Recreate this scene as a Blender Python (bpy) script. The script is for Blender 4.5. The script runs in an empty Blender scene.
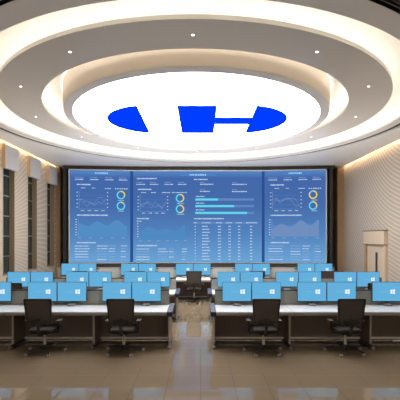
import bpy, bmesh, math, random
from mathutils import Vector, Matrix
random.seed(7)
PI = math.pi
SC = bpy.context.scene
COL = SC.collection

# ------------------------------------------------------------------ materials
def lin(c):
    c = c / 255.0
    return c / 12.92 if c <= 0.04045 else ((c + 0.055) / 1.055) ** 2.4
def rgb(r, g, b): return (lin(r), lin(g), lin(b), 1.0)

def mat(name, col, rough=0.5, metal=0.0, spec=0.5, noise=None):
    m = bpy.data.materials.new(name); m.use_nodes = True
    nt = m.node_tree; b = nt.nodes['Principled BSDF']
    b.inputs['Base Color'].default_value = col
    b.inputs['Roughness'].default_value = rough
    b.inputs['Metallic'].default_value = metal
    b.inputs['Specular IOR Level'].default_value = spec
    if noise:
        sc, amt, stretch = noise
        tc = nt.nodes.new('ShaderNodeTexCoord'); mp = nt.nodes.new('ShaderNodeMapping')
        mp.inputs['Scale'].default_value = stretch
        n = nt.nodes.new('ShaderNodeTexNoise'); n.inputs['Scale'].default_value = sc; n.inputs['Detail'].default_value = 4
        mx = nt.nodes.new('ShaderNodeMix'); mx.data_type = 'RGBA'
        mx.inputs[6].default_value = tuple(c * (1 - amt) for c in col[:3]) + (1,)
        mx.inputs[7].default_value = tuple(min(1, c * (1 + amt)) for c in col[:3]) + (1,)
        nt.links.new(tc.outputs['Object'], mp.inputs[0]); nt.links.new(mp.outputs[0], n.inputs['Vector'])
        nt.links.new(n.outputs['Fac'], mx.inputs[0]); nt.links.new(mx.outputs[2], b.inputs['Base Color'])
    return m

def emit(name, col, strength=1.0):
    m = bpy.data.materials.new(name); m.use_nodes = True
    nt = m.node_tree; nt.nodes.clear()
    e = nt.nodes.new('ShaderNodeEmission'); o = nt.nodes.new('ShaderNodeOutputMaterial')
    e.inputs[0].default_value = col; e.inputs[1].default_value = strength
    nt.links.new(e.outputs[0], o.inputs[0])
    return m

def math_node(nt, op, a, b=None, c=None):
    n = nt.nodes.new('ShaderNodeMath'); n.operation = op
    for i, v in enumerate((a, b, c)):
        if v is None: continue
        if isinstance(v, (int, float)): n.inputs[i].default_value = v
        else: nt.links.new(v, n.inputs[i])
    return n.outputs[0]

def line_mask(nt, val, width):
    """1 on thin lines where val is near an integer"""
    f = math_node(nt, 'FRACT', val)
    d = math_node(nt, 'ABSOLUTE', math_node(nt, 'SUBTRACT', f, 0.5))
    return math_node(nt, 'MINIMUM', math_node(nt, 'MAXIMUM', math_node(nt, 'MULTIPLY', math_node(nt, 'SUBTRACT', d, 0.5 - width), 1.0 / (width * 0.6)), 0.0), 1.0)

def floor_material(tile=0.5187, oy=5.951, ox=0.01):
    m = mat('polished_floor_tile', rgb(150, 128, 103), 0.13, 0, 0.5)
    nt = m.node_tree; b = nt.nodes['Principled BSDF']
    g = nt.nodes.new('ShaderNodeNewGeometry'); s = nt.nodes.new('ShaderNodeSeparateXYZ')
    nt.links.new(g.outputs['Position'], s.inputs[0])
    u = math_node(nt, 'DIVIDE', math_node(nt, 'SUBTRACT', s.outputs[0], ox), tile)
    v = math_node(nt, 'DIVIDE', math_node(nt, 'SUBTRACT', s.outputs[1], oy), tile)
    lu, lv = line_mask(nt, u, 0.02), line_mask(nt, v, 0.014)
    line = math_node(nt, 'MAXIMUM', lu, math_node(nt, 'MULTIPLY', lv, 0.8))
    cb = nt.nodes.new('ShaderNodeCombineXYZ')
    nt.links.new(math_node(nt, 'FLOOR', u), cb.inputs[0]); nt.links.new(math_node(nt, 'FLOOR', v), cb.inputs[1])
    wn = nt.nodes.new('ShaderNodeTexWhiteNoise'); nt.links.new(cb.outputs[0], wn.inputs['Vector'])
    no = nt.nodes.new('ShaderNodeTexNoise'); no.inputs['Scale'].default_value = 1.6; no.inputs['Detail'].default_value = 6
    nt.links.new(g.outputs['Position'], no.inputs['Vector'])
    f = math_node(nt, 'ADD', math_node(nt, 'MULTIPLY', wn.outputs['Value'], 0.2), math_node(nt, 'MULTIPLY', no.outputs['Fac'], 0.6))
    mx = nt.nodes.new('ShaderNodeMix'); mx.data_type = 'RGBA'
    mx.inputs[6].default_value = rgb(*FLOOR_A); mx.inputs[7].default_value = rgb(*FLOOR_B)
    nt.links.new(f, mx.inputs[0])
    m2 = nt.nodes.new('ShaderNodeMix'); m2.data_type = 'RGBA'
    nt.links.new(line, m2.inputs[0]); nt.links.new(mx.outputs[2], m2.inputs[6]); m2.inputs[7].default_value = rgb(84, 70, 57)
    nt.links.new(m2.outputs[2], b.inputs['Base Color'])
    r = math_node(nt, 'ADD', math_node(nt, 'MULTIPLY', line, 0.4), 0.05)
    nt.links.new(r, b.inputs['Roughness'])
    nt.links.new(math_node(nt, 'MULTIPLY', math_node(nt, 'SUBTRACT', 1.0, line), 0.8), b.inputs['Specular IOR Level'])
    return m

def pattern_material(name, base, line_col, mode):
    m = mat(name, base, 0.6, 0, 0.3)
    nt = m.node_tree; b = nt.nodes['Principled BSDF']
    g = nt.nodes.new('ShaderNodeNewGeometry'); s = nt.nodes.new('ShaderNodeSeparateXYZ')
    nt.links.new(g.outputs['Position'], s.inputs[0])
    Y, Z = s.outputs[1], s.outputs[2]
    def dist(cy, cz):
        a = math_node(nt, 'SUBTRACT', Y, cy); c = math_node(nt, 'SUBTRACT', Z, cz)
        return math_node(nt, 'SQRT', math_node(nt, 'ADD', math_node(nt, 'MULTIPLY', a, a), math_node(nt, 'MULTIPLY', c, c)))
    if mode == 'arcs':
        v = math_node(nt, 'DIVIDE', dist(13.4, 8.0), 0.16)
        w = 0.2
    else:
        a = math_node(nt, 'SUBTRACT', Y, 12.6); c = math_node(nt, 'SUBTRACT', Z, 2.0)
        ang = math_node(nt, 'ARCTAN2', c, a)
        v = math_node(nt, 'ADD', math_node(nt, 'MULTIPLY', ang, 27.0), math_node(nt, 'MULTIPLY', dist(12.6, 2.0), 0.35))
        w = 0.17
    l = math_node(nt, 'MULTIPLY', line_mask(nt, v, w), 0.8)
    mx = nt.nodes.new('ShaderNodeMix'); mx.data_type = 'RGBA'
    nt.links.new(l, mx.inputs[0]); mx.inputs[6].default_value = base; mx.inputs[7].default_value = line_col
    nt.links.new(mx.outputs[2], b.inputs['Base Color'])
    bp = nt.nodes.new('ShaderNodeBump'); bp.inputs['Strength'].default_value = 0.3; bp.inputs['Distance'].default_value = 0.02
    nt.links.new(l, bp.inputs['Height']); nt.links.new(bp.outputs[0], b.inputs['Normal'])
    return m

def display_background(name, z0, z1, stops, strength):
    m = bpy.data.materials.new(name); m.use_nodes = True
    nt = m.node_tree; nt.nodes.clear()
    g = nt.nodes.new('ShaderNodeNewGeometry'); s = nt.nodes.new('ShaderNodeSeparateXYZ')
    nt.links.new(g.outputs['Position'], s.inputs[0])
    f = math_node(nt, 'DIVIDE', math_node(nt, 'SUBTRACT', s.outputs[2], z0), z1 - z0)
    cr = nt.nodes.new('ShaderNodeValToRGB')
    cr.color_ramp.elements[0].position = stops[0][0]; cr.color_ramp.elements[0].color = rgb(*stops[0][1])
    cr.color_ramp.elements[1].position = stops[-1][0]; cr.color_ramp.elements[1].color = rgb(*stops[-1][1])
    for p, c in stops[1:-1]:
        e = cr.color_ramp.elements.new(p); e.color = rgb(*c)
    e = nt.nodes.new('ShaderNodeEmission'); e.inputs[1].default_value = strength
    o = nt.nodes.new('ShaderNodeOutputMaterial')
    nt.links.new(f, cr.inputs[0]); nt.links.new(cr.outputs[0], e.inputs[0]); nt.links.new(e.outputs[0], o.inputs[0])
    return m

# tunables
FLOOR_A, FLOOR_B = (113, 99, 81), (125, 110, 91)
DISC = 10.5
STRIP = 7.0
STRIP_OUT = 9.0
ADDED_UPLIGHT = 430.0
ADDED_FILL = 260.0
STRIP_IN = 15.0
WARM = 60.0
SPOT = 90.0
SCREEN = 1.0

M = {}
M['floor'] = floor_material()
M['ceiling'] = mat('ceiling_paint', rgb(243, 242, 240), 0.4, 0, 0.5)
M['band'] = mat('ceiling_band_paint', rgb(236, 231, 224), 0.3, 0, 0.7)
M['cove'] = mat('cove_paint', rgb(240, 236, 228), 0.8, 0, 0.1)
M['drum'] = mat('drum_champagne_paint', rgb(222, 210, 196), 0.6, 0, 0.3)
M['rim'] = mat('drum_rim_grey', rgb(244, 242, 240), 0.4, 0, 0.5)
M['slot'] = mat('dark_slot', rgb(30, 26, 24), 0.6)
M['slat'] = mat('slot_louvre', rgb(70, 60, 54), 0.5)
M['disc'] = emit('luminous_disc', (1, 1, 1, 1), DISC)
M['blue'] = emit('logo_blue', rgb(0, 62, 255), 1.0)
M['strip'] = emit('led_strip', (1, 0.95, 0.87, 1), STRIP)
M['strip_out'] = emit('led_strip_outer', (1, 0.95, 0.86, 1), STRIP_OUT)
M['strip_in'] = emit('led_strip_inner', (1, 0.95, 0.87, 1), STRIP_IN)
M['warm'] = emit('led_strip_warm', (1, 0.70, 0.42, 1), WARM)
M['lens'] = emit('downlight_lens', (1, 0.96, 0.88, 1), 6)
M['white_metal'] = mat('white_enamel', rgb(225, 222, 218), 0.35)
M['wall_right'] = pattern_material('right_wall_panelling', rgb(180, 167, 151), rgb(212, 202, 188), 'arcs')
M['wall_left'] = pattern_material('left_wall_panelling', rgb(184, 170, 152), rgb(212, 200, 183), 'rays')
M['wall_plain'] = mat('taupe_wall', rgb(205, 196, 184), 0.7, 0, 0.3, (3, .06, (1, 1, 1)))
M['wall_back'] = mat('dark_brown_panelling', rgb(72, 54, 42), 0.6, 0, 0.3, (3, .1, (8, 1, .5)))
M['reveal'] = mat('taupe_reveal_veneer', rgb(140, 121, 98), 0.6, 0, 0.3, (3, .1, (8, 8, .6)))
M['wood'] = mat('light_oak_veneer', rgb(205, 176, 142), 0.5, 0, 0.4, (4, .14, (9, 9, .5)))
M['door_wood'] = mat('door_oak_veneer', rgb(212, 192, 165), 0.5, 0, 0.4, (4, .1, (9, 9, .5)))
M['pilaster'] = mat('walnut_veneer', rgb(176, 142, 110), 0.5, 0, 0.4, (4, .14, (9, 9, .5)))
M['glass'] = mat('dark_window_glass', rgb(44, 54, 50), 0.08, 0, 0.6)
M['mullion'] = mat('window_mullion', rgb(120, 128, 122), 0.4, 0.3)
M['valance'] = mat('ribbed_grey_fabric', rgb(196, 195, 196), 0.8, 0, 0.2, (3, .06, (14, 14, .1)))
M['handle'] = mat('brushed_handle', rgb(110, 100, 90), 0.35, 0.8)
M['black'] = mat('black_plastic', rgb(24, 22, 22), 0.45)
M['frame_dark'] = mat('dark_display_surround', rgb(44, 42, 38), 0.55)
M['silver'] = mat('silver_trim', rgb(225, 228, 230), 0.3, 0.4)
M['desk_top'] = mat('white_laminate', rgb(188, 189, 191), 0.35, 0, 0.4)
M['desk_edge'] = mat('grey_desk_edge', rgb(150, 145, 140), 0.4)
M['navy'] = mat('navy_end_trim', rgb(24, 31, 56), 0.45)
M['leg_metal'] = mat('light_grey_leg_edge', rgb(176, 168, 158), 0.4, 0.2)
M['leg_panel'] = mat('brown_grey_leg_panel', rgb(130, 114, 98), 0.6)
M['modesty'] = mat('brown_modesty_panel', rgb(136, 124, 112), 0.65, 0, 0.3)
M['rail'] = mat('pale_metal_rail', rgb(250, 244, 234), 0.4, 0)
M['divider'] = mat('grey_divider_fabric', rgb(160, 164, 160), 0.8, 0, 0.2, (30, .06, (1, 1, 1)))
M['partition'] = mat('light_grey_partition', rgb(180, 180, 174), 0.7, 0, 0.3)
M['chair_frame'] = mat('black_brown_chair_plastic', rgb(40, 35, 32), 0.65)
M['chair_mesh'] = mat('dark_mesh_fabric', rgb(84, 77, 72), 0.8, 0, 0.2, (120, .2, (1, 1, 1)))
M['seat_fabric'] = mat('dark_seat_fabric', rgb(42, 38, 35), 0.85, 0, 0.2)
M['chrome'] = mat('chair_gas_lift_metal', rgb(222, 214, 202), 0.3, 0.3)
M['caster'] = mat('grey_caster', rgb(165, 155, 145), 0.4)
M['mon_body'] = mat('dark_monitor_shell', rgb(40, 42, 46), 0.4)
M['mon_stand'] = mat('grey_monitor_stand', rgb(125, 122, 120), 0.4)
M['mon_screen'] = emit('monitor_blue', rgb(100, 176, 220), 1.0)
M['mon_logo'] = emit('monitor_logo_white', rgb(235, 246, 252), 1.0)
M['mon_text'] = emit('monitor_text_pale', rgb(120, 188, 228), 1.0)
ZB, ZT = 0.97, 5.62
M['vw_bg'] = display_background('dashboard_background', ZB, ZT, [(0, (108, 164, 214)), (.3, (84, 132, 190)), (.62, (70, 108, 170)), (.92, (68, 104, 170)), (1, (88, 136, 198))], SCREEN)
M['vw_seam'] = emit('dashboard_seam', rgb(44, 82, 150), SCREEN)
M['vw_white'] = emit('dashboard_white', rgb(205, 222, 245), SCREEN)
M['vw_pale'] = emit('dashboard_pale', rgb(140, 172, 216), SCREEN)
M['vw_line'] = emit('dashboard_line', rgb(104, 146, 200), SCREEN)
M['vw_cyan'] = emit('dashboard_cyan', rgb(100, 214, 240), SCREEN)
M['vw_yellow'] = emit('dashboard_yellow', rgb(235, 210, 70), SCREEN)
M['vw_title'] = emit('dashboard_title', rgb(160, 214, 250), SCREEN)
M['vw_glow'] = emit('dashboard_title_bar', rgb(78, 128, 194), SCREEN)
M['vw_area'] = emit('dashboard_area_teal', rgb(80, 138, 194), SCREEN)
M['vw_area2'] = emit('dashboard_area_light', rgb(82, 142, 196), SCREEN)
M['vw_pink'] = emit('dashboard_area_mauve', rgb(112, 142, 190), SCREEN)
M['vw_track'] = emit('dashboard_track', rgb(98, 136, 196), SCREEN)

# ------------------------------------------------------------------ mesh builder
class MB:
    def __init__(self): self.v = []; self.f = []; self.mi = []; self.mats = []
    def _m(self, m):
        if m not in self.mats: self.mats.append(m)
        return self.mats.index(m)
    def poly(self, pts, m):
        n = len(self.v); self.v += [tuple(p) for p in pts]; self.f.append(tuple(range(n, n + len(pts)))); self.mi.append(self._m(m))
    def box(self, x0, x1, y0, y1, z0, z1, m, T=None):
        n = len(self.v)
        c = [Vector((x, y, z)) for z in (z0, z1) for y in (y0, y1) for x in (x0, x1)]
        if T is not None: c = [T @ p for p in c]
        self.v += [tuple(p) for p in c]
        for q in ((0, 2, 3, 1), (4, 5, 7, 6), (0, 1, 5, 4), (2, 6, 7, 3), (0, 4, 6, 2), (1, 3, 7, 5)):
            self.f.append(tuple(n + i for i in q)); self.mi.append(self._m(m))
        return self
    def tube(self, pts, r, m, seg=10, rz=None):
        pts = [Vector(p) for p in pts]; rings = []
        for i, p in enumerate(pts):
            d = (pts[min(i + 1, len(pts) - 1)] - pts[max(i - 1, 0)]).normalized()
            up = Vector((0, 0, 1)) if abs(d.z) < .9 else Vector((0, 1, 0))
            a = d.cross(up).normalized(); b = a.cross(d).normalized()
            ri = r[i] if isinstance(r, (list, tuple)) else r
            n = len(self.v)
            for k in range(seg):
                t = 2 * PI * k / seg
                self.v.append(tuple(p + a * (ri * math.cos(t)) + b * ((rz or 1) * ri * math.sin(t))))
            rings.append(n)
        for a, b in zip(rings, rings[1:]):
            for k in range(seg):
                k2 = (k + 1) % seg
                self.f.append((a + k, a + k2, b + k2, b + k)); self.mi.append(self._m(m))
        self.f.append(tuple(rings[0] + k for k in reversed(range(seg)))); self.mi.append(self._m(m))
        self.f.append(tuple(rings[-1] + k for k in range(seg))); self.mi.append(self._m(m))
        return self
    def loft(self, loops, m, close=True, caps=False, cyc=False):
        """loops: lists of equally many points"""
        st = []
        for L in loops:
            st.append(len(self.v)); self.v += [tuple(p) for p in L]
        n = len(loops[0]); pairs = list(zip(st, st[1:]))
        if cyc: pairs.append((st[-1], st[0]))
        for a, b in pairs:
            for k in range(n if close else n - 1):
                k2 = (k + 1) % n
                self.f.append((a + k, a + k2, b + k2, b + k)); self.mi.append(self._m(m))
        if caps:
            self.f.append(tuple(st[0] + k for k in reversed(range(n)))); self.mi.append(self._m(m))
            self.f.append(tuple(st[-1] + k for k in range(n))); self.mi.append(self._m(m))
        return self
    def build(self, name, parent=None, bevel=0, smooth=False, fix=True, loc=None):
        me = bpy.data.meshes.new(name); me.from_pydata(self.v, [], self.f)
        for m in self.mats: me.materials.append(M[m])
        for p, i in zip(me.polygons, self.mi): p.material_index = i
        if fix:
            bm = bmesh.new(); bm.from_mesh(me); bmesh.ops.recalc_face_normals(bm, faces=bm.faces); bm.to_mesh(me); bm.free()
        o = bpy.data.objects.new(name, me); COL.objects.link(o)
        if smooth:
            for p in me.polygons: p.use_smooth = True
            try: me.set_sharp_from_angle(angle=math.radians(40))
            except Exception: pass
        if bevel:
            b = o.modifiers.new('bevel', 'BEVEL'); b.width = bevel; b.segments = 2; b.limit_method = 'ANGLE'
        if parent: o.parent = parent
        if loc: o.location = loc
        return o

def tag(o, label, cat, group=None, kind=None):
    if label: o['label'] = label
    if cat: o['category'] = cat
    if group: o['group'] = group
    if kind: o['kind'] = kind
    return o
def struct(o): o['kind'] = 'structure'; return o
def empty(name, loc=(0, 0, 0)):
    o = bpy.data.objects.new(name, None); COL.objects.link(o); o.location = loc; o.empty_display_size = .1
    return o
def dup(root, loc, label=None, group=None, rz=None, skip=()):
    r = root.copy(); COL.objects.link(r); r.location = loc
    if label: r['label'] = label
    if group: r['group'] = group
    if rz is not None: r.rotation_euler = (0, 0, rz)
    for ch in [c for c in COL.objects if c.parent == root]:
        if ch.name.split('.')[0] in skip: continue
        c = ch.copy(); COL.objects.link(c); c.parent = r
        for g in [x for x in COL.objects if x.parent == ch]:
            d = g.copy(); COL.objects.link(d); d.parent = c
    return r

# ------------------------------------------------------------------ camera
F = 392.0; EYE = 2.3
cam = bpy.data.cameras.new('camera'); camo = bpy.data.objects.new('camera', cam); COL.objects.link(camo)
cam.sensor_width = 36; cam.lens = F / 400 * 36; cam.shift_y = 0.09
camo.location = (0, 0, EYE); camo.rotation_euler = (PI / 2, 0, 0)
cam.clip_end = 200
SC.camera = camo

# ------------------------------------------------------------------ room shell
W = 7.43; YB = 20.65; YN = -1.6; HC = 5.845; HT = 6.75
struct(MB().box(-W - .3, W + .3, YN - .2, YB + .2, -.15, 0, 'floor').build('floor'))
struct(MB().box(-W - .3, W + .3, YB, YB + .2, 0, HT, 'wall_back').build('wall_back'))
struct(MB().box(-W - .3, W + .3, YN - .2, YN, 0, HT, 'wall_plain').build('wall_front'))
struct(MB().box(-W - .3, W + .3, YN - .2, YB + .2, HT, HT + .15, 'ceiling').build('ceiling_slab'))

# left wall with window openings
WIN = [(y0, y0 + .93) for y0 in (6.15, 8.3, 10.45, 12.6, 14.77, 16.92, 19.05)]
SILL, HEAD = .8, 4.95
wl = MB(); prev = YN
for a, b in WIN:
    wl.box(-W - .3, -W, prev, a, 0, HT, 'wall_left')
    wl.box(-W - .3, -W, a, b, 0, SILL, 'wall_left'); wl.box(-W - .3, -W, a, b, HEAD, HT, 'wall_left')
    prev = b
wl.box(-W - .3, -W, prev, YB, 0, HT, 'wall_left')
struct(wl.build('wall_left'))
for i, (a, b) in enumerate(WIN):
    w = struct(empty('window_%d' % (i + 1), (-W - .2, (a + b) / 2, SILL)))
    cy = (a + b) / 2
    def L(m, *bx):
        for x0, x1, y0, y1, z0, z1 in bx: m.box(x0 + W + .2, x1 + W + .2, y0 - cy, y1 - cy, z0 - SILL, z1 - SILL, m.mm)
        return m
    g = MB(); g.mm = 'glass'; L(g, (-W - .23, -W - .215, a, b, SILL, HEAD)).build('window_glass', w)
    r = MB(); r.mm = 'reveal'
    L(r, (-W - .2, -W + .004, a, a + .02, SILL, HEAD), (-W - .2, -W + .004, b - .02, b, SILL, HEAD), (-W - .2, -W + .02, a, b, SILL, SILL + .03)).build('window_reveal', w)
    k = MB(); k.mm = 'mullion'
    bars = []
    z = SILL + .68
    while z < HEAD - .2: bars.append((-W - .214, -W - .19, a + .02, b - .02, z, z + .05)); z += .79
    bars.append((-W - .214, -W - .195, cy - .06, cy - .03, SILL, HEAD))
    L(k, *bars).build('window_mullion', w)

names = {4: 'the one at the photo edge', 5: 'middle of the three', 6: 'beside the video wall'}
for i in (4, 5, 6):
    a, b = WIN[i]
    cy = (a + b) / 2; w = (b - a) / 2 + .09
    t = tag(empty('window_valance', (-W, cy, 4.87)), 'grey ribbed valance over a tall left window, ' + names[i], 'valance', 'valances over the left windows')
    v = MB().box(.012, .14, -w, w, 0, .88, 'valance')
    for k in range(18):
        y = -w + (k + .5) * 2 * w / 18
        v.box(.14, .146, y - .012, y + .012, 0.01, .87, 'valance')
    v.build('fabric_front', t)
    MB().box(.0, .16, -w - .03, -w, -.02, .9, 'wood').build('side_board', t)

# right wall
struct(MB().box(W, W + .3, YN, YB, 0, HT, 'wall_right').build('wall_right'))
# pilasters either side of the video wall
struct(MB().box(7.08, W, 20.2, YB, 0, HC, 'pilaster').build('trim_1', bevel=.01))
struct(MB().box(-W, -7.2, 20.2, YB, 0, HC, 'pilaster').build('trim_2', bevel=.01))
# baseboards
struct(MB().box(W - .02, W, YN, 15.45, 0, .12, 'reveal').box(W - .02, W, 17.45, 20.2, 0, .12, 'reveal').build('baseboard_right'))
struct(MB().box(-W, -W + .02, YN, 20.2, 0, .12, 'reveal').build('baseboard_left'))

# double door with tall header on right wall
d = struct(empty('door_1', (W, 16.45, 0)))
DY = .95
MB().box(-.14, 0, -DY, -DY + .14, 0, 1.95, 'door_wood').box(-.14, 0, DY - .14, DY, 0, 1.95, 'pilaster').build('door_frame', d, bevel=.008)
MB().box(-.17, 0, -DY - .02, DY + .02, 1.95, 2.5, 'door_wood').box(-.19, 0, -DY - .03, DY + .03, 1.93, 1.965, 'reveal').box(-.19, 0, -DY - .03, DY + .03, 2.5, 2.54, 'reveal').build('door_header', d, bevel=.006)
for s in (-1, 1):
    y0, y1 = sorted((s * .006, s * (DY - .145)))
    lf = MB().box(-.06, -.005, y0, y1, .01, 1.94, 'door_wood').build('door_leaf', d, bevel=.004)
    if s == -1:
        MB().box(-.10, -.075, -.19, -.06, .45, 1.62, 'handle').box(-.08, -.055, -.15, -.10, .6, .66, 'handle').box(-.08, -.055, -.15, -.10, 1.4, 1.46, 'handle').build('pull_handle', lf, bevel=.004)

# ------------------------------------------------------------------ ceiling rings
CX, CY = -.13, 12.09
NS = 144
def ell(rx, ry, z, angs=None):
    angs = angs or [2 * PI * k / NS for k in range(NS)]
    return [(CX + rx * math.cos(t), CY + ry * math.sin(t), z) for t in angs]
# perimeter ceiling with elliptical hole
X0, X1, Y0, Y1 = -W + .12, W - .12, YN, YB
angs = [2 * PI * k / NS for k in range(NS)]
for x in (X0, X1):
    for y in (Y0, Y1): angs.append(math.atan2(y - CY, x - CX) % (2 * PI))
angs = sorted(angs)
def rect_pt(t, z):
    c, s = math.cos(t), math.sin(t); r = 1e9
    if c > 1e-9: r = min(r, (X1 - CX) / c)
    if c < -1e-9: r = min(r, (X0 - CX) / c)
    if s > 1e-9: r = min(r, (Y1 - CY) / s)
    if s < -1e-9: r = min(r, (Y0 - CY) / s)
    return (CX + r * c, CY + r * s, z)
SO = (6.64, 7.03); SI = (6.42, 6.80)
def e_at(rx, ry, t, z):   # point of the ellipse on the ray at angle t
    c, s = math.cos(t), math.sin(t); r = 1 / math.sqrt((c / rx) ** 2 + (s / ry) ** 2)
    return (CX + r * c, CY + r * s, z)
loops = [[rect_pt(t, HC + .02) for t in angs], [rect_pt(t, HC) for t in angs], [e_at(*SO, t, HC) for t in angs], [e_at(*SO, t, HC + .08) for t in angs]]
struct(MB().loft(loops, 'ceiling', fix if False else True, cyc=True).build('ceiling'))
# dark linear slot with louvres
sl = MB().loft([ell(SO[0] + .04, SO[1] + .04, HC + .005), ell(SO[0] + .04, SO[1] + .04, HC + .2), ell(SI[0] - .04, SI[1] - .04, HC + .2), ell(SI[0] - .04, SI[1] - .04, HC + .005)], 'slot')
for f in (.33, .66):
    rx = SI[0] + (SO[0] - SI[0]) * f; ry = SI[1] + (SO[1] - SI[1]) * f
    sl.loft([ell(rx - .012, ry - .012, HC + .02), ell(rx + .012, ry + .012, HC + .02), ell(rx + .012, ry + .012, HC + .06), ell(rx - .012, ry - .012, HC + .06)], 'slat', cyc=True)
struct(sl.build('trim_3', smooth=True))
# grey ring between slot and outer cove, fascia and curved cove roof
O3 = (6.13, 6.30)
prof = [(SI[0], SI[1], HC + .01), (SI[0], SI[1], HC), (O3[0], O3[1], HC), (O3[0], O3[1], HC + .07)]
struct(MB().loft([ell(*p) for p in prof], 'ceiling').build('ceiling_ring', smooth=True))
prof = [(O3[0], O3[1], HC + .07), (O3[0] + .02, O3[1] + .02, HC + .058), (6.3, 6.47, HC + .058), (6.3, 6.47, 6.05), (6.2, 6.37, 6.2), (5.98, 6.13, 6.34), (5.6, 5.7, 6.44), (5.0, 5.05, 6.48), (4.3, 4.32, 6.48), (3.9, 3.9, 6.48)]
struct(MB().loft([ell(*p) for p in prof], 'cove').build('ceiling_cove', smooth=True))
# suspended flat band
BZ = 5.974; BI, BO = 4.407, 5.454
prof = [(BI, BI, BZ + .07), (BI, BI, BZ), (BO, BO, BZ), (BO, BO, BZ + .085), (BO - .04, BO - .04, BZ + .085), (BO - .04, BO - .04, BZ + .04), (BI + .04, BI + .04, BZ + .04), (BI + .04, BI + .04, BZ + .07)]
struct(MB().loft([ell(*p) for p in prof], 'band', cyc=True).build('ceiling_band', smooth=True))
def strip(name, r, z, w, m):
    return struct(MB().loft([ell(r - w, r - w, z), ell(r + w, r + w, z), ell(r + w, r + w, z + .015), ell(r - w, r - w, z + .015)], m, cyc=True).build(name))
strip('trim_4', BO - .16, BZ + .05, .03, 'strip')
struct(MB().loft([ell(6.19, 6.36, 5.908), ell(6.25, 6.42, 5.908), ell(6.25, 6.42, 5.915), ell(6.19, 6.36, 5.915)], 'strip_out', cyc=True).build('trim_8'))
strip('trim_5', BI + .16, BZ + .05, .03, 'strip_in')
# wall-washing strips hidden above the ceiling edge
struct(MB().box(-W + .128, -W + .15, 0, YB - .5, HC + .11, HC + .13, 'warm').build('trim_6'))
struct(MB().box(W - .15, W - .128, 0, YB - .5, HC + .11, HC + .13, 'warm').build('trim_7'))

# hanging drum with luminous disc
DZ = 5.80; DR = 3.715
t = tag(empty('drum_ceiling_light', (-.10, CY, DZ)), 'huge round luminous white ceiling drum with a blue emblem over the desks', 'ceiling light')
def cl(r, z): return [(.978 * r * math.cos(2 * PI * k / NS), r * math.sin(2 * PI * k / NS), z) for k in range(NS)]
MB().loft([cl(DR, 0), cl(DR + .235, .0), cl(DR + .255, .03)], 'rim').build('rim', t, smooth=True)
MB().loft([cl(DR + .255, .03), cl(DR + .26, .15), cl(DR + .265, .3), cl(DR + .28, .66)], 'drum').build('drum_wall', t, smooth=True)
m = MB(); m.poly(cl(DR, .004), 'disc'); m.build('luminous_disc', t)
lg = MB(); z = -.004
def lp(pts):
    pts = [(x + .10, y - CY) for x, y in pts]
    lg.loft([[(x, y, z) for x, y in pts], [(x, y, z + .006) for x, y in pts]], 'blue', caps=True)
def arc(cx, cy, r, a0, a1, n=28): return [(cx + r * math.cos(math.radians(a0 + (a1 - a0) * k / n)), cy + r * math.sin(math.radians(a0 + (a1 - a0) * k / n))) for k in range(n + 1)]
a = math.degrees(math.atan2(1.405, -.365))
lp(arc(-1.335, 11.925, 1.4516, a, 360 - a))
lp([(-.617, 10.52), (.46, 10.52), (.46, 13.33), (-.617, 13.33)])
lp([(.461, 11.58), (1.529, 11.58), (1.529, 12.27), (.461, 12.27)])
a = math.degrees(math.atan2(1.405, .365))
lp(arc(1.165, 11.925, 1.4516, -a, a))
lg.build('blue_emblem', t)

# downlights in the band
dn = None
for k in range(12):
    th = math.radians(-90 + 30 * k)
    p = (CX + 4.93 * math.cos(th), CY + 4.93 * math.sin(th), BZ)
    st = ('', 'one', 'two', 'three', 'four', 'five')[k if k < 6 else 12 - k] if k != 6 else ''
    lab = ('small round ceiling downlight, the one nearest the camera' if k == 0 else 'small round ceiling downlight, farthest one, close to the video wall' if k == 6 else
           'small round ceiling downlight, %s along from the nearest one, %s side' % (st, 'right' if k < 6 else 'left'))
    if dn is None:
        dn = tag(empty('downlight', p), lab, 'downlight', 'downlights in the round ceiling band')
        MB().loft([[(r * math.cos(2 * PI * i / 20), r * math.sin(2 * PI * i / 20), zz) for i in range(20)] for r, zz in ((.05, 0), (.05, -.006), (.032, -.006), (.03, -.001))], 'white_metal').build('trim_ring', dn, smooth=True)
        m = MB(); m.poly([(.03 * math.cos(2 * PI * i / 20), .03 * math.sin(2 * PI * i / 20), -.003) for i in range(20)], 'lens'); m.build('lens', dn)
        L_ = bpy.data.lights.new('downlight_beam', 'SPOT'); L_.energy = SPOT; L_.spot_size = math.radians(95); L_.spot_blend = .7; L_.color = (1, .96, .92); L_.shadow_soft_size = .06
        lo = bpy.data.objects.new('downlight_beam', L_); COL.objects.link(lo); lo.parent = dn; lo.location = (0, 0, -.02)
    else: dup(dn, p, lab)
# added out-of-view fill lamps that brighten the ceiling band and desk fronts
for k, (x, lab) in enumerate(((-4.6, 'by the windows'), (-1.6, 'second from the windows'), (1.6, 'second from the door side'), (4.6, 'on the door side'))):
    e = dup(dn, (x, 1.4, HC), 'small round added fill lamp over the near end, ' + lab, 'added fill lamps over the near end', skip=('downlight_beam',))
    L2 = bpy.data.lights.new('added_fill_beam', 'SPOT'); L2.energy = ADDED_FILL; L2.spot_size = math.radians(140); L2.spot_blend = .8; L2.color = (1, .96, .92); L2.shadow_soft_size = .1
    l2 = bpy.data.objects.new('added_fill_beam', L2); COL.objects.link(l2); l2.parent = e; l2.location = (0, 0, -.02)

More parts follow.
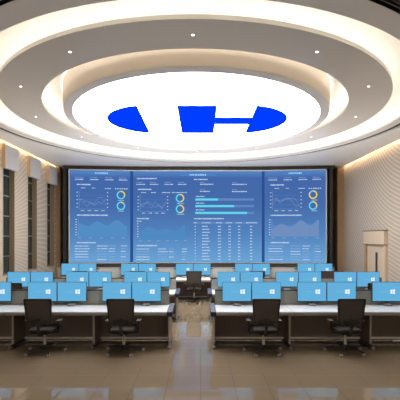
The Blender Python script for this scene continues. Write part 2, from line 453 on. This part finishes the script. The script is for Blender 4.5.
# ------------------------------------------------------------------ video wall
vw = tag(empty('video_wall', (0, 20, 0)), 'wide three-panel blue dashboard video wall across the back wall', 'video wall')
SY = 19.6
def scr(x, y, dy=0.0):
    """dashboard coordinates (frame units) to a point on one of the three angled panels"""
    if x < 132: Y = 20 - .35 * (132 - x) / 63.
    elif x > 263: Y = 20 - .35 * (x - 263) / 63.
    else: Y = 20.
    return ((x - 200) * Y / F, Y - 20 - dy, EYE + (236 - y) / SY)
TOP, BOT = 171.2, 262.2
cur = None
def q(x0, x1, y0, y1, m, lvl=1):
    cur.poly([scr(x0, y1, .004 * lvl), scr(x1, y1, .004 * lvl), scr(x1, y0, .004 * lvl), scr(x0, y0, .004 * lvl)], m)
def text(x0, x1, y, h=1.0, m='vw_white', ch=1.25):
    x = x0
    while x < x1 - .3:
        w = ch * random.choice((.62, .75, .8)); hh = h * random.uniform(.8, 1.05)
        q(x, min(x + w, x1), y - hh / 2, y + hh / 2, m, 3); x += ch
def polyline(pts, th, m, lvl=2):
    for (xa, ya), (xb, yb) in zip(pts, pts[1:]):
        d = .004 * lvl
        cur.poly([scr(xa, ya + th, d), scr(xb, yb + th, d), scr(xb, yb - th, d), scr(xa, ya - th, d)], m)
def donut(cx, cy, parts, R=4.3, r=3.0):
    a = 90
    for frac, m in parts:
        n = max(3, int(30 * frac))
        for k in range(n):
            t0 = math.radians(a - 360 * frac * k / n); t1 = math.radians(a - 360 * frac * (k + 1) / n)
            cur.poly([scr(cx + rr * math.cos(tt), cy - rr * math.sin(tt), .012) for rr, tt in ((r, t0), (R, t0), (R, t1), (r, t1))], m)
        a -= 360 * frac
def area(pts, base, m, lvl):
    for (xa, ya), (xb, yb) in zip(pts, pts[1:]):
        d = .004 * lvl
        cur.poly([scr(xa, base, d), scr(xb, base, d), scr(xb, yb, d), scr(xa, ya, d)], m)
def chart(x0, x1, y0, y1, seed):
    q(x0, x0 + .25, y0, y1, 'vw_pale'); q(x0, x1, y1 - .15, y1, 'vw_pale')
    for k in range(1, 4): q(x0, x1, y0 + (y1 - y0) * k / 4, y0 + (y1 - y0) * k / 4 + .12, 'vw_line')
    for k in range(5): yy = y0 + (y1 - y0) * (k + .5) / 5; q(x0 - 2.4, x0 - 1.2, yy - .35, yy + .35, 'vw_white'); q(x1 + 1, x1 + 2.2, yy - .35, yy + .35, 'vw_white')
    rr = random.Random(seed)
    for k in range(2):
        n = 7
        pts = [(x0 + (x1 - x0) * i / n, y0 + (y1 - y0) * (.35 + .55 * rr.random())) for i in range(n + 1)]
        polyline(pts, .15, 'vw_pale')
    for k in range(4): xx = x0 + (x1 - x0) * (k + .3) / 4; text(xx, xx + 4, y1 + 1.6, .7)
def table(rows, cells):
    for y in rows:
        for x0, x1 in cells: text(x0, x1 - random.uniform(0, 2), y, .8, random.choice(('vw_white', 'vw_pale')))
def smooth_pts(keys, n=24):
    out = []
    for i in range(n + 1):
        u = i / n * (len(keys) - 1); k = min(int(u), len(keys) - 2); f = u - k; f = f * f * (3 - 2 * f)
        out.append((keys[k][0] + (keys[k + 1][0] - keys[k][0]) * (u - k), keys[k][1] + (keys[k + 1][1] - keys[k][1]) * f))
    return out
def side_panel(o, right):
    x0, x1 = (69.6, 131.2) if not right else (263.8, 325.6)
    q(x0, x1, TOP, BOT, 'vw_bg', 0)
    text(75 + o, 84 + o, 178.2, .6, 'vw_pale'); text(75 + o, 84 + o, 180.2, .9)
    for a in (90, 105, 119): text(a + o, a + 7 + o, 178.2, .6, 'vw_pale'); text(a + o, a + 9 + o, 180.2, .9)
    q(88 + o, 116 + o, 172.2, 175.2, 'vw_glow', 1); text(95 + o, 108 + o, 173.7, 1.5, 'vw_title', 1.7)
    text(77 + o, 91 + o, 185.2, 1.2); text(81 + o, 85.5 + o, 188.6, .7); text(92 + o, 96 + o, 188.6, .7); text(105 + o, 111 + o, 188.9, .8); text(115 + o, 128 + o, 189, .8, 'vw_white', 2.2)
    chart(79 + o, 106 + o, 191, 209.3, 3 + right)
    if not right:
        donut(121 + o, 195.2, [(.3, 'vw_yellow'), (.7, 'vw_cyan')]); donut(121 + o, 206, [(.12, 'vw_yellow'), (.88, 'vw_cyan')])
    else:
        donut(313, 195.2, [(.85, 'vw_yellow'), (.15, 'vw_cyan')]); donut(313, 206, [(.3, 'vw_yellow'), (.7, 'vw_cyan')])
    text(118 + o, 124 + o, 200.6, .6); text(118 + o, 124 + o, 211.2, .6)
    text(77 + o, 108 + o, 215.4, 1.2)
    q(78.2 + o, 78.5 + o, 219, 237, 'vw_pale')
    for k in range(7): q(75.5 + o, 76.8 + o, 219.4 + k * 2.5, 220.1 + k * 2.5, 'vw_white')
    if not right:
        area(smooth_pts([(79, 223.5), (88, 226.5), (97, 221.5), (107, 225.5), (117, 220), (127, 226)]), 236.6, 'vw_area2', 2)
    else:
        area(smooth_pts([(271, 229), (281, 224), (291, 227), (301, 220.5), (310, 226), (319, 220)]), 236.6, 'vw_pink', 2)
        area(smooth_pts([(271, 225), (281, 226.5), (291, 225), (301, 222.5), (310, 224), (319, 226)]), 236.6, 'vw_area', 1)
    for k in range(5): text(78 + k * 11 + o, 81 + k * 11 + o, 237.9, .8, 'vw_pale')
    text(77 + o, 96 + o, 242.6, 1.2)
    table([245.9, 248.6, 251.3, 254, 256.7, 259.4], [(75 + o, 90 + o), (97 + o, 108 + o), (109 + o, 117 + o), (121 + o, 127.5 + o)])
    (cur.poly([scr(x, y, .002) for x, y in ((130.2, BOT), (131.9, BOT), (131.9, TOP), (130.2, TOP))], 'vw_seam') if not right else
     cur.poly([scr(x, y, .002) for x, y in ((263.1, BOT), (264.6, BOT), (264.6, TOP), (263.1, TOP))], 'vw_seam'))
cur = MB(); side_panel(0, False); cur.build('display_panel', vw, fix=False)
# centre panel
cur = MB(); q(132, 263, TOP, BOT, 'vw_bg', 0); q(132, 133.2, TOP, BOT, 'vw_seam'); q(261.8, 263, TOP, BOT, 'vw_seam')
q(180, 216, 172.2, 176, 'vw_glow'); text(189.5, 206, 174.9, 1.6, 'vw_title', 1.7)
text(137, 157, 178.6, 1.2); text(194, 208, 179.5, 1.1)
for a in (136.5, 150, 164.5, 178): text(a, a + 6, 182.3, .6, 'vw_pale'); text(a, a + 9, 184.4, .9)
text(138, 152, 189.4, 1.2)
for a, b in ((141, 146), (151, 156), (162, 170), (172, 187)): text(a, b, 192.6, .8)
chart(140, 166, 195, 211.5, 9)
donut(180, 198.2, [(.45, 'vw_yellow'), (.55, 'vw_cyan')]); donut(180, 209, [(.5, 'vw_yellow'), (.5, 'vw_cyan')])
text(177, 184, 203.6, .7); text(177, 184, 214.2, .7)
text(137, 149, 218.6, 1.2); text(137, 142, 221.2, .9)
for k in range(6): q(137.2, 138.4, 223.4 + 2.6 * k, 224.1 + 2.6 * k, 'vw_white')
area(smooth_pts([(141, 231), (148, 226.8), (158, 230.5), (167, 229), (176, 230.8), (185, 225)]), 239.6, 'vw_area', 2)
for k in range(6): text(139 + 9 * k, 142 + 9 * k, 240.7, .8, 'vw_pale')
text(137, 157, 245.6, 1.2)
table([249, 251.7, 254.3, 257, 259.6], [(136.5, 151), (158, 168), (169, 175), (182, 187)])
for a, b, y in ((200, 214, 184.3), (232, 247, 184.4), (200, 210, 191.4), (232, 247, 191.6)): text(a, b, y, 1.0); text(a, a + 5, y - 2, .6, 'vw_pale')
for y, e in ((199.5, 218), (206.1, 234), (212.9, 247)):
    q(195.3, 254, y - 1.1, y + 1.1, 'vw_track'); q(195.3, e, y - 1.1, y + 1.1, 'vw_cyan', 2); text(196, 205, y - 3, .9)
text(194, 224, 218.7, 1.1)
q(193, 258, 221.8, 223.8, 'vw_track')
for a, b in ((194, 197), (202, 211), (216, 222), (226, 232), (236, 242), (246, 257)): text(a, b, 222.8, .8)
for k in range(12):
    y = 226.3 + k * 3.0
    for a, b in ((194.8, 196), (202, 208 + (k % 3)), (218, 221), (228.5, 231), (238, 240.5), (250, 252.6)): text(a, b, y, .9)
cur.build('display_panel', vw, fix=False)
cur = MB(); side_panel(193.5, True); cur.build('display_panel', vw, fix=False)
# silver trim line and dark surround
tr = MB()
def bar(xa, ya, xb, yb, w, m, d0, d1):
    A0, B0 = Vector(scr(xa, ya)), Vector(scr(xb, yb))
    if abs(ya - yb) < .01: off = Vector((0, 0, w))
    else: off = Vector((w, 0, 0))
    L0 = [A0 + Vector((0, -d0, 0)), A0 + off + Vector((0, -d0, 0)), A0 + off + Vector((0, d1, 0)), A0 + Vector((0, d1, 0))]
    L1 = [B0 + Vector((0, -d0, 0)), B0 + off + Vector((0, -d0, 0)), B0 + off + Vector((0, d1, 0)), B0 + Vector((0, d1, 0))]
    tr.loft([L0, L1], m, caps=True)
for xa, xb in ((69, 132), (132, 263), (263, 326)):
    bar(xa, TOP, xb, TOP, .05, 'silver', .05, .03); bar(xa, BOT + .9, xb, BOT + .9, .04, 'silver', .05, .03)
bar(68.9, TOP, 68.9, BOT, .05, 'silver', .05, .03); bar(325.6, TOP, 325.6, BOT, .05, 'silver', .05, .03)
tr.build('silver_trim', vw)
fr = MB()
fr.box(-6.86, 6.72, -.05, .62, 5.66, HC - .005, 'frame_dark')
fr.box(-6.86, -6.70, -.36, .62, 0, 5.66, 'frame_dark').box(6.50, 6.66, -.36, .62, 0, 5.66, 'frame_dark')
fr.box(-6.86, 6.66, -.05, .62, 0, .93, 'frame_dark')
for s, xs in ((-1, (-6.86, -3.45)), (1, (3.2, 6.72))):
    xa, xb = xs
    xo, xi = (xa, xb) if s == -1 else (xb, xa)
    for z0, z1 in ((5.66, HC - .005), (0, .93)):
        L0 = [(xo, -.40, z0), (xi, -.05, z0), (xi, 0, z0), (xo, 0, z0)]
        fr.loft([L0, [(x, y, z1) for x, y, _ in L0]], 'frame_dark', caps=True)
fr.build('dark_surround', vw)

# ------------------------------------------------------------------ desks
ROWS = {'front': 7.9, 'middle': 10.38, 'back': 13.75}
def make_desk(name, x0, x1, label, y, end=None, legs=(0, 1), group=None):
    """desk between x0 and x1 (world), front edge at y; end: side with the navy trim"""
    cx = (x0 + x1) / 2; a, b = x0 - cx, x1 - cx
    t = tag(empty(name, (cx, y, 0)), label, 'desk', group)
    ta, tb = a + .003, b - .003
    if end in ('L', 'LR'): ta = a + .115
    if end in ('R', 'LR'): tb = b - .115
    MB().box(ta, tb, 0, .84, .715, .77, 'desk_top').build('desktop', t, bevel=.006)
    MB().box(ta, tb, -.012, .02, .70, .752, 'desk_edge').build('front_edge', t, bevel=.004)
    for s, on in (('L', end in ('L', 'LR')), ('R', end in ('R', 'LR'))):
        if not on: continue
        if s == 'R': xs = (tb + .002, b); xo = b
        else: xs = (a, ta - .002); xo = a
        e = MB()
        prof = [(-.012, .67), (-.012, .772), (.3, .785), (.86, .80), (.86, .67)] if end != 'LR' else [(-.012, .69), (-.012, .768), (.86, .769), (.86, .69)]
        e.loft([[(xs[0], yy, zz) for yy, zz in prof], [(xs[1], yy, zz) for yy, zz in prof]], 'navy', caps=True)
        e.build('end_trim', t, bevel=.008)
    for s in (0, 1):
        if s not in legs: continue
        lx = (a + .02, a + .05) if s == 0 else (b - .05, b - .02)
        if s == 0 and end in ('L', 'LR'): lx = (a + .06, a + .09)
        if s == 1 and end in ('R', 'LR'): lx = (b - .09, b - .06)
        p = MB().box(lx[0], lx[1], .21, .74, .05, .70, 'leg_panel').build('leg', t)
        MB().box(lx[0] - .004, lx[1] + .004, .17, .212, .05, .70, 'leg_metal').build('leg_edge', p, bevel=.004)
        c = (lx[0] + lx[1]) / 2
        MB().tube([(c, .04, .035), (c, .08, .038), (c, .4, .045), (c, .8, .045)], [.022, .034, .036, .034], 'black', 8).build('foot', p, smooth=True)
        MB().tube([(c, .035, .03), (c, .10, .032)], [.03, .038], 'mon_stand', 10).build('foot_cap', p, smooth=True)
    MB().box(a + .055, b - .055, .70, .72, .02, .712, 'modesty').build('modesty_panel', t)
    MB().box(a + .055, b - .055, .655, .69, .055, .092, 'rail').build('foot_rail', t, bevel=.005)
    da = a + (.12 if end == 'L' else .003); db = b - (.13 if end == 'R' else .003)
    MB().box(da, db, .865, .90, .5, 1.08, 'divider').box(da, db, .86, .905, 1.078, 1.10, 'black').build('divider_screen', t)
    return t
LX = [-.56, -2.227, -3.894, -5.561]; RX = [.215, 1.882, 3.55, 5.217]
bank = {'front': 'front row', 'middle': 'middle row'}
pos = {0: 'beside the aisle', 1: 'second from the aisle', 2: 'third from the aisle'}
for row in ('front', 'middle'):
    for k in range(3):
        make_desk('control_desk', LX[k + 1], LX[k], 'white-topped control desk of the %s, left bank, %s' % (bank[row], pos[k]), ROWS[row],
                  'R' if k == 0 else None, legs=((0, 1) if k in (0,) else (0,)), group='control desks')
        make_desk('control_desk', RX[k], RX[k + 1], 'white-topped control desk of the %s, right bank, %s' % (bank[row], pos[k]), ROWS[row],
                  'L' if k == 0 else None, legs=((0, 1) if k in (0,) else (1,)), group='control desks')
R3 = [-4.49, -2.28, -.25, 1.944, 4.257]
R3N = ['leftmost', 'second from the left', 'central, facing the open aisle', 'second from the right', 'rightmost']
for i, x in enumerate(R3):
    hw = .735
    t = make_desk('control_desk', x - hw, x + hw, 'white-topped control desk of the back row, ' + R3N[i], ROWS['back'], 'LR', group='control desks')
# low partition behind back row
pt = MB()
xa = -5.35
while xa < 4.9:
    pt.box(xa + .004, min(xa + 1.13, 5.05) - .004, 14.72, 14.78, 0.05, 1.1, 'partition'); xa += 1.13
pt.box(-5.35, 5.05, 14.71, 14.79, 0, .05, 'black').box(-5.36, 5.06, 14.71, 14.79, 1.1, 1.12, 'desk_edge')
pobj = tag(empty('low_partition', (0, 0, 0)), 'long low grey partition running behind the back row of desks', 'partition')
pt.build('panels', pobj)
MB().box(-5.2, 4.9, 14.79, 14.87, 1.03, 1.06, 'black').box(-5.2, 4.9, 14.79, 14.795, 1.0, 1.03, 'black').build('added_light_trough', pobj)
ua = bpy.data.lights.new('added_uplight', 'AREA'); ua.shape = 'RECTANGLE'; ua.size = 7; ua.size_y = .07; ua.energy = ADDED_UPLIGHT; ua.color = (1, .97, .93)  # lamp and its trough are added, unseen, to brighten the far ceiling
uo = bpy.data.objects.new('added_uplight', ua); COL.objects.link(uo); uo.location = (-.15, 14.83, 1.07); uo.rotation_euler = (PI, 0, 0); uo.parent = pobj

# ------------------------------------------------------------------ monitors
def make_monitor(loc, label):
    t = tag(empty('monitor', loc), label, 'monitor', 'desktop monitors')
    w, z0, z1 = .322, .075, .512
    MB().box(-w, w, .0, .03, z0, z1, 'mon_body').box(-w * .6, w * .6, .03, .055, z0 + .06, z1 - .06, 'mon_body').build('housing', t, bevel=.004)
    s = MB(); sw = w - .007; a, b = z0 + .016, z1 - .007
    s.poly([(-sw, -.002, a), (sw, -.002, a), (sw, -.002, b), (-sw, -.002, b)], 'mon_screen')
    cx, cz, h = .128, (a + b) / 2 + .0, .052
    def pane(x0, x1, f0, f1):
        k = lambda x: .80 + .2 * (x - (cx - h)) / (2 * h)
        s.poly([(x0, -.004, cz + f0 * k(x0)), (x1, -.004, cz + f0 * k(x1)), (x1, -.004, cz + f1 * k(x1)), (x0, -.004, cz + f1 * k(x0))], 'mon_logo')
    g = .0035
    for xx in ((cx - h, cx - g), (cx + g, cx + h)):
        pane(xx[0], xx[1], g, h); pane(xx[0], xx[1], -h, -g)
    for k in range(5):
        x = -.13 + k * .036
        s.poly([(x, -.004, cz - .008), (x + .026, -.004, cz - .008), (x + .026, -.004, cz + .008), (x, -.004, cz + .008)], 'mon_text')
    s.build('screen', t, fix=False)
    MB().box(-.03, .03, .03, .05, .02, .2, 'mon_stand').build('stand_neck', t, bevel=.004)
    MB().loft([[(.095 * math.cos(2 * PI * i / 24), -.03 + .11 * math.sin(2 * PI * i / 24), zz) for i in range(24)] if j < 2 else [(.06 * math.cos(2 * PI * i / 24), -.0 + .07 * math.sin(2 * PI * i / 24), zz) for i in range(24)] for j, zz in enumerate((0.001, .02, .045))], 'mon_stand', caps=True).build('stand_base', t, smooth=True)
    return t
mproto = None
def monitor(x, y, label):
    global mproto
    if mproto is None: mproto = make_monitor((x, y, .77), label)
    else: dup(mproto, (x, y, .77), label)
LP = [-1.512, -3.164, -4.83]; RP = [1.142, 2.806, 4.463]
desc_f = {('L', 0): 'behind the chair left of the aisle', ('L', 1): 'behind the leftmost front chair', ('L', 2): '',
          ('R', 0): 'behind the chair right of the aisle', ('R', 1): 'behind the rightmost front chair', ('R', 2): ''}
desc_m = {('L', 0): 'left-bank desk beside the aisle', ('L', 1): 'central desk of the left bank', ('L', 2): 'outermost desk of the left bank',
          ('R', 0): 'right-bank desk beside the aisle', ('R', 1): 'central desk of the right bank', ('R', 2): 'outermost desk of the right bank'}
for row, desc in (('front', desc_f), ('middle', desc_m)):
    y = ROWS[row] + .78
    for bk, P in (('L', LP), ('R', RP)):
        for k in range(3):
            for s in (-1, 1):
                if row == 'front' and k == 2 and ((bk == 'L' and s == -1) or (bk == 'R' and s == 1)): continue
                side = 'left' if s < 0 else 'right'
                if row == 'front' and k == 2: lab = 'light blue front-row monitor outermost on the %s, at the edge of the photo' % ('left' if bk == 'L' else 'right')
                elif row == 'front': lab = 'light blue front-row monitor, %s of the pair %s' % (side, desc[(bk, k)])
                else: lab = 'light blue middle-row monitor, %s of the pair on the %s' % (side, desc[(bk, k)])
                monitor(P[k] + s * .327, y, lab)
for i, x in enumerate(R3):
    for s in (-1, 1):
        monitor(x + s * .325, ROWS['back'] + .78, 'light blue back-row monitor, %s of the pair on the %s desk' % ('left' if s < 0 else 'right', R3N[i].replace(', facing the open aisle', '')))

# ------------------------------------------------------------------ chairs
def rrect(hw, hh, r, n=5):
    pts = []
    for cx, cz, a0 in ((hw - r, hh - r, 0), (-hw + r, hh - r, 90), (-hw + r, -hh + r, 180), (hw - r, -hh + r, 270)):
        for k in range(n + 1):
            a = math.radians(a0 + 90 * k / n); pts.append((cx + r * math.cos(a), cz + r * math.sin(a)))
    return pts
def make_chair(loc, label, flip):
    t = tag(empty('office_chair', loc), label, 'chair', 'office chairs')
    a0 = 13 if not flip else 23
    # star base
    st = MB().tube([(0, 0, .055), (0, 0, .15)], [.05, .035], 'chair_frame', 14)
    for k in range(5):
        a = math.radians(a0 + 72 * k); c, s = math.cos(a), math.sin(a)
        st.tube([(0.02 * c, .02 * s, .115), (.2 * c, .2 * s, .095), (.385 * c, .385 * s, .07)], [.028, .022, .016], 'chair_frame', 8)
    st.build('star_base', t, smooth=True)
    for k in range(5):
        a = math.radians(a0 + 72 * k); c, s = math.cos(a), math.sin(a); px, py = .385 * c, .385 * s
        m = MB()
        tx, ty = -s, c
        for o in (-.016, .016):
            m.tube([(px + tx * (o - .008), py + ty * (o - .008), .027), (px + tx * (o + .008), py + ty * (o + .008), .027)], .027, 'caster', 12)
        m.tube([(px, py, .03), (px, py, .07)], .009, 'chair_frame', 8)
        m.build('caster', t, smooth=True)
    MB().tube([(0, 0, .14), (0, 0, .27), (0, 0, .271), (0, 0, .38)], [.028, .028, .02, .02], 'chrome', 14).build('gas_lift', t, smooth=True)
    # mechanism and spine
    m = MB().box(-.09, .09, -.12, .13, .365, .41, 'chair_frame')
    m.tube([(0, -.05, .385), (0, -.24, .39), (0, -.30, .44), (0, -.315, .56), (0, -.31, .72)], [.03, .032, .034, .032, .028], 'chair_frame', 10)
    m.build('spine_bracket', t, bevel=.006, smooth=True)
    # seat
    def so(hw, hd, z, cy=.0): return [(x, y + cy, z) for x, y in rrect(hw, hd, .09)]
    MB().loft([so(.22, .22, .41), so(.245, .24, .425), so(.252, .248, .455), so(.24, .236, .485), so(.19, .19, .497)], 'seat_fabric', caps=True).build('seat', t, smooth=True)
    # backrest frame (open rounded rectangle, slightly reclined and curved)
    def bk(u, v, d):   # u in -1..1 across, v in 0..1 up
        hw = .235 + .035 * v
        x = u * hw; z = .625 + .485 * v
        y = -.275 - .075 * v - .035 * (1 - u * u) + d
        return (x, y, z)
    outline = [(x, z) for x, z in rrect(1, .5, .09, 5)]
    fr = MB()
    def L(sc, d): return [bk(x * sc, .5 + z * (sc if sc == 1 else sc * .995), d) for x, z in outline]
    fr.loft([L(1, -.012), L(1, .014), L(.89, .014), L(.89, -.012)], 'chair_frame', cyc=True)
    fr.build('back_frame', t, smooth=True)
    n, k2 = 8, 8; g = MB()
    for dd, in ((.0,), (.004,)):
        for i in range(n):
            for j in range(k2):
                u0, u1 = -.9 + 1.8 * i / n, -.9 + 1.8 * (i + 1) / n; v0, v1 = .05 + .9 * j / k2, .05 + .9 * (j + 1) / k2
                g.poly([bk(u0, v0, dd), bk(u1, v0, dd), bk(u1, v1, dd), bk(u0, v1, dd)], 'chair_mesh')
    g.build('back_mesh', t, fix=False)
    lum = MB()
    lum.loft([[bk(x * .62, .06 + z * .16, d) for x, z in rrect(1, .5, .12)] for d in (-.045, -.02)], 'chair_frame', caps=True)
    lum.build('lumbar_support', t)
    # armrests
    for s in (-1, 1):
        m = MB().tube([(s * .17, -.03, .395), (s * .27, -.05, .40), (s * .295, -.05, .44), (s * .30, -.06, .62)], [.016, .018, .018, .016], 'chair_frame', 8)
        m.loft([[(s * .305 + x, y - .02, z) for x, y in rrect(.04, .12, .035, 4)] for z in (.62, .645)], 'chair_frame', caps=True)
        m.build('armrest', t, smooth=True)
    return t
cA = make_chair((-3.08, 7.78, 0), 'black mesh office chair at the front row, leftmost in the photo', False)
dup(cA, (-1.51, 7.78, 0), 'black mesh office chair at the front row, just left of the aisle')
cB = make_chair((1.26, 7.78, 0), 'black mesh office chair at the front row, just right of the aisle', True)
dup(cB, (2.88, 7.78, 0), 'black mesh office chair at the front row, rightmost in the photo')
dup(cA, (-4.78, 10.28, 0), 'dark middle-row office chair, back peeking between monitors on the far left')
dup(cB, (4.52, 10.28, 0), 'dark middle-row office chair, back peeking between monitors on the far right')
for x, lab in ((-4.08, 'leftmost desk, only its top edge showing'), (-2.13, 'second desk from the left, only its top edge showing'), (-.205, 'central desk, fully seen at the end of the aisle'),
               (1.94, 'second desk from the right, only its top edge showing'), (4.36, 'rightmost desk, its back seen between monitors')):
    dup(cA if x < 0 else cB, (x, 13.64, 0), 'dark back-row office chair at the ' + lab)

# ------------------------------------------------------------------ world and render look
w = bpy.data.worlds.new('world'); SC.world = w; w.use_nodes = True
w.node_tree.nodes['Background'].inputs[0].default_value = (.02, .02, .022, 1)
SC.view_settings.view_transform = 'Standard'; SC.view_settings.look = 'None'
SC.view_settings.exposure = 0; SC.view_settings.gamma = 1; SC.view_settings.use_curve_mapping = False
SC.cycles.max_bounces = 10; SC.cycles.diffuse_bounces = 6; SC.cycles.glossy_bounces = 4
SC.cycles.use_denoising = True
SC.cycles.sample_clamp_indirect = 4
